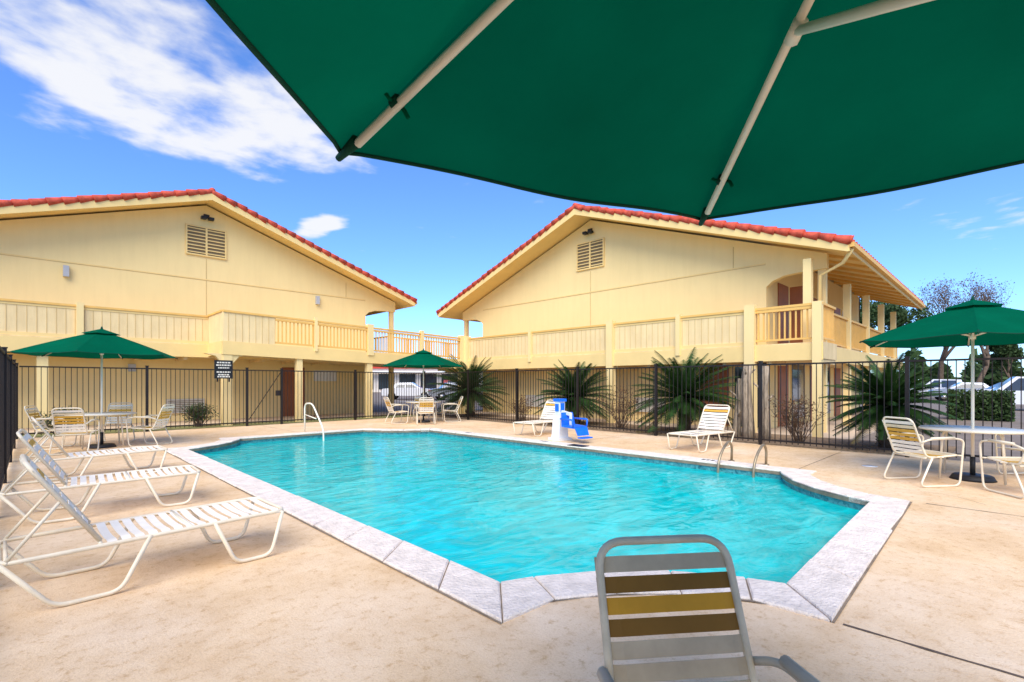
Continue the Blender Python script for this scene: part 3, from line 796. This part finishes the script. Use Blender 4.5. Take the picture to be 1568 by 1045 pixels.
def shrub(name,x,y,R,hh,seed,leafm,nl=500,nb=26):
    rnd=random.Random(seed); mb=MB(); ends=[]
    for k in range(nb):
        a=rnd.random()*6.28; P=Vector((rnd.uniform(-.08,.08),rnd.uniform(-.08,.08),-.02)); d=Vector((math.cos(a)*rnd.uniform(.1,.7),math.sin(a)*rnd.uniform(.1,.7),1)).normalized()
        pts=[P.copy()]
        for j in range(6):
            d=(d+Vector((rnd.uniform(-.3,.3),rnd.uniform(-.3,.3),rnd.uniform(-.1,.2)))).normalized(); P=P+d*(hh/6); pts.append(P.copy()); 
            if j>1:
                ends.append(P.copy())
                for q in range(2):
                    e=P+Vector((rnd.uniform(-1,1),rnd.uniform(-1,1),rnd.uniform(-.1,1))).normalized()*R*.35; mb.tube([P,e],.0035,'twig',3); ends.append(e)
        mb.tube(pts,.010,'twig',4,r2=.004)
    for k in range(nl):
        c=rnd.choice(ends)+Vector([rnd.uniform(-.07,.07) for _ in range(3)])
        a=Vector([rnd.uniform(-1,1) for _ in range(3)]).normalized()*.028; b=Vector([rnd.uniform(-1,1) for _ in range(3)]).normalized()*.018
        mb.face([c-a,c-b,c+a,c+b],leafm)
    return mb.obj(name,loc=(x,y,0))
shrub('bare_shrub',9.0*H,2.45*H,.6,1.0,11,'redleaf',420,34); shrub('bare_shrub',9.1*H,5.95*H,.6,1.15,12,'redleaf',350,34)
shrub('bare_shrub',9.2*H,9.0*H,.5,.8,13,'redleaf',300)
shrub('green_shrub',2.7*H,12.95*H,.5,.62,14,'leaf',1600,34); shrub('green_shrub',.4*H,12.95*H,.5,.6,15,'leaf',1500,30)
mb=MB(); rnd=random.Random(5)
for (dx,dy,hh,r) in ((0,0,1.85,.13),(.05,-.36,1.8,.11),(.1,.3,1.5,.09)):
    pts=[Vector((dx,dy,-.03))]
    for j in range(6): pts.append(pts[-1]+Vector((rnd.uniform(-.03,.03),rnd.uniform(-.03,.03),hh/6)))
    mb.tube(pts,r*1.2,'deadwood',9,r2=r*.8)
    for k in range(3):
        P=pts[rnd.randint(2,5)]; a=rnd.random()*6.28; mb.tube([P,P+Vector((math.cos(a)*.22,math.sin(a)*.22,.2))],.035,'deadwood',6,r2=.02)
mb.obj('dead_tree_trunks',loc=(9.3*H,3.35*H,0))
def tree(name,x,y,hh,seed,leafm,nl,lsize=.12,spread=.5,z0=0):
    rnd=random.Random(seed); mb=MB(); ends=[]
    def br(P,d,l,r,dep):
        pts=[P.copy()]; 
        for j in range(4):
            d=(d+Vector((rnd.uniform(-.22,.22),rnd.uniform(-.22,.22),rnd.uniform(-.05,.15)))).normalized(); P=P+d*(l/4); pts.append(P.copy())
        mb.tube(pts,r,'twig' if dep>1 else 'bark',5 if dep<2 else 3,r2=r*.55)
        if dep>=2: ends.append(P.copy()); ends.append(pts[2])
        if dep<5:
            for q in range(3):
                nd=(d+Vector((rnd.uniform(-1,1),rnd.uniform(-1,1),rnd.uniform(-.2,.6)))*spread*1.5).normalized()
                br(pts[rnd.choice((2,3,4)) if dep>0 else rnd.choice((3,4))],nd,l*rnd.uniform(.6,.82),r*.5,dep+1)
    br(Vector((0,0,-.1)),Vector((0,0,1)),hh*.32,hh*.022,0)
    for k in range(nl):
        c=rnd.choice(ends)+Vector([rnd.gauss(0,hh*.02) for _ in range(3)])
        a=Vector([rnd.uniform(-1,1) for _ in range(3)]).normalized()*lsize; b=Vector([rnd.uniform(-1,1) for _ in range(3)]).normalized()*lsize*.6
        mb.face([c-a,c-b,c+a,c+b],leafm)
    return mb.obj(name,loc=(x,y,z0))
tree('bare_tree',74,5.6,16.5,21,'twig',1800,.10)
tree('bare_tree',72,2.8,15,22,'twig',1500,.10)
tree('oak_tree',66,9.0,14,23,'leaf',7000,.2)
tree('oak_tree',80,0.0,8.5,24,'leaf',6000,.2)
mb=MB(); rnd=random.Random(9)
for k in range(20000):
    ang=rnd.uniform(-14,100); R=rnd.uniform(110,125); hgt=4.6+1.8*math.sin(ang*1.3)+1.4*math.sin(ang*3.1+1)
    a=math.radians(ang); c=Vector((R*math.cos(a),R*math.sin(a),rnd.uniform(0,hgt)))
    u=Vector([rnd.uniform(-1,1) for _ in range(3)]).normalized()*.9; v=Vector([rnd.uniform(-1,1) for _ in range(3)]).normalized()*.6
    mb.face([c-u,c-v,c+u,c+v],'leaf')
mb.obj('distant_tree_line')
mb=MB()
for k in range(4500):
    c=Vector((rnd.uniform(-.6,.6),rnd.uniform(-.9,.9),rnd.uniform(0,1.05)+.06*math.sin(k)))
    u=Vector([rnd.uniform(-1,1) for _ in range(3)]).normalized()*.07; v=Vector([rnd.uniform(-1,1) for _ in range(3)]).normalized()*.05
    mb.face([c-u,c-v,c+u,c+v],'leaf')
mb.obj('hedge',loc=(25.5,.85,0))

# ------------------------------------------------------------------ vehicles
def car(paint,suv=False):
    mb=MB(); w=.88; hz=1.72 if suv else 1.45
    low=[(-2.2,.35),(-2.25,.75),(-2.1,.92),(-1.2,1.0),(1.0,.98),(2.0,.85),(2.25,.62),(2.2,.32)]
    mb.prism([(a,-w,b) for a,b in low],(0,2*w,0),paint)
    top=[(-1.75 if suv else -1.45,.96),(-1.55 if suv else -.95,hz-.03),(.25,hz),(1.05,.96)]
    lo=[(a,-w+.05,b) if b<1 else (a,-w+.2,b) for a,b in top]; hi=[(a,-y,b) for a,y,b in lo]
    vs=lo+hi; mb.add(vs,[(0,1,2,3),(7,6,5,4),(1,5,6,2)],paint); mb.add(vs,[(2,6,7,3),(0,4,5,1)],'glass')
    for sg in (-1,1):
        q=[(-1.25 if suv else -1.05,1.02),(-1.2 if suv else -.8,hz-.1),(.15,hz-.08),(.75,1.02)]
        mb.face([(a,sg*(w-.045 if b<1.1 else w-.185),b) for a,b in q],'glass'); mb.beam((-.25,sg*(w-.03),1.0),(-.25,sg*(w-.18),hz-.05),.06,.03,paint)
        for x in (-1.35,1.35):
            mb.tube([(x,sg*(w-.2),.32),(x,sg*(w+.02),.32)],.33,'rubber',18); mb.tube([(x,sg*(w+.01),.32),(x,sg*(w+.03),.32)],.19,'steel',14)
        mb.box(2.1,2.24,sg*.5,sg*.82,.62,.76,'plastic'); mb.box(-2.26,-2.15,sg*.55,sg*.84,.7,.85,'carr')
    mb.box(2.2,2.27,-.45,.45,.45,.62,'dark')
    return mb
cwv=car('carw',True).obj('parked_car',loc=(36,-.3,-.03),rot=1.7,recalc=True)
cs=car('cars').obj('parked_car',loc=(25,32,-.03),rot=-.5,recalc=True)
cr_=car('carr',True).obj('parked_car',loc=(30,38,-.03),rot=-.6,recalc=True)
cw=car('carw').obj('parked_car',loc=(23,36,-.03),rot=-.7,recalc=True)
copy(cs,(52,2.6,-.03),1.8); copy(cw,(48,.2,-.03),1.8); copy(cwv,(56,4.6,-.03),1.7)
mb=MB(); mb.box(-14,14,-5,5,-.03,3.6,'storew'); mb.box(-14.3,14.3,-5.3,5.3,3.6,4.6,'storered')
for k in range(8): mb.box(-12.6+k*3.2,-10.2+k*3.2,-5.06,-5.001,.4,2.8,'glass')
mb.box(-14.2,14.2,-6.5,-5.31,3.0,3.2,'plastic')
mb.obj('distant_store',loc=(46,68,0),rot=-.7)
mb=MB()
for k in range(10): mb.box(20+k*2.8,20.12+k*2.8,28,33,-.026,-.022,'paint')
for k in range(10): mb.box(18+k*2.8,18.12+k*2.8,-6,-1.5,-.026,-.022,'paint')
mb.obj('parking_stripes')

# ------------------------------------------------------------------ world
w=bpy.data.worlds.new('World'); scene.world=w; w.use_nodes=True
nt=w.node_tree; N=nt.nodes; L=nt.links
bg=N['Background']; bg.inputs['Strength'].default_value=0.15
sky=N.new('ShaderNodeTexSky'); sky.sky_type='NISHITA'; sky.sun_disc=False
SE=math.radians(49)
sdir=Vector((-.80,-.60,0)).normalized()
sky.sun_elevation=SE; sky.sun_rotation=math.atan2(sdir.x,sdir.y)
sky.air_density=1.0; sky.dust_density=0.2; sky.ozone_density=2.0
hs=N.new('ShaderNodeMix'); hs.data_type='RGBA'; hs.blend_type='MULTIPLY'; hs.inputs[0].default_value=1; hs.inputs[7].default_value=(0.82,1.20,1.85,1)
L.new(sky.outputs[0],hs.inputs[6])
tc=N.new('ShaderNodeTexCoord'); sp=N.new('ShaderNodeSeparateXYZ'); L.new(tc.outputs['Generated'],sp.inputs[0])
def math_(op,a,b=None,clamp=False):
    n=N.new('ShaderNodeMath'); n.operation=op; n.use_clamp=clamp
    for i,x in enumerate((a,b)):
        if x is None: continue
        if isinstance(x,(int,float)): n.inputs[i].default_value=x
        else: L.new(x,n.inputs[i])
    return n.outputs[0]
zc=math_('MAXIMUM',sp.outputs[2],0.03)
px=math_('DIVIDE',sp.outputs[0],zc); py=math_('DIVIDE',sp.outputs[1],zc)
cb=N.new('ShaderNodeCombineXYZ'); L.new(px,cb.inputs[0]); L.new(py,cb.inputs[1])
nz=N.new('ShaderNodeTexNoise'); nz.inputs['Scale'].default_value=3.6; nz.inputs['Detail'].default_value=10; nz.inputs['Roughness'].default_value=.53; nz.inputs['Distortion'].default_value=.15
L.new(cb.outputs[0],nz.inputs['Vector'])
def blob(cx,cy,rx,ry,amp):
    a=math_('DIVIDE',math_('SUBTRACT',px,cx),rx); b=math_('DIVIDE',math_('SUBTRACT',py,cy),ry)
    r=math_('SQRT',math_('ADD',math_('MULTIPLY',a,a),math_('MULTIPLY',b,b)))
    m=N.new('ShaderNodeMapRange'); m.interpolation_type='SMOOTHSTEP'; m.inputs[1].default_value=0.2; m.inputs[2].default_value=1.0; m.inputs[3].default_value=amp; m.inputs[4].default_value=0
    L.new(r,m.inputs[0]); return m.outputs[0]
mask=math_('ADD',blob(.42,2.08,.98,.90,.44),blob(1.31,3.12,.20,.5,.58))
mask=math_('ADD',mask,blob(4.2,.1,.9,.5,.22))
mask=math_('ADD',mask,blob(-2.0,-2.0,2.8,2.8,.35))
den=math_('ADD',nz.outputs['Fac'],mask)
mr=N.new('ShaderNodeMapRange'); mr.interpolation_type='SMOOTHSTEP'; mr.inputs[1].default_value=.66; mr.inputs[2].default_value=.98; mr.inputs[3].default_value=0; mr.inputs[4].default_value=.92
L.new(den,mr.inputs[0])
mx=N.new('ShaderNodeMix'); mx.data_type='RGBA'; L.new(mr.outputs[0],mx.inputs[0]); L.new(hs.outputs[2],mx.inputs[6]); mx.inputs[7].default_value=(6.5,6.5,6.6,1)
L.new(mx.outputs[2],bg.inputs['Color'])
sun=bpy.data.lights.new('sun','SUN'); sun.energy=4.8; sun.angle=math.radians(52); sun.color=(1,.92,.79)
so=bpy.data.objects.new('sun',sun); scene.collection.objects.link(so)
d=Vector((sdir.x*math.cos(SE),sdir.y*math.cos(SE),math.sin(SE)))
so.rotation_euler=d.to_track_quat('Z','Y').to_euler()

# ------------------------------------------------------------------ camera
cam=bpy.data.cameras.new('camera'); co=bpy.data.objects.new('camera',cam); scene.collection.objects.link(co)
co.location=(0,0,H); co.rotation_euler=(math.radians(90),0,-math.atan2(.6997,.7146))
cam.sensor_width=36; cam.lens=750/1568*36; cam.shift_y=64.5/1568; cam.clip_start=.05; cam.clip_end=3000
scene.camera=co
scene.view_settings.view_transform='Standard'; scene.view_settings.look='None'; scene.view_settings.exposure=0
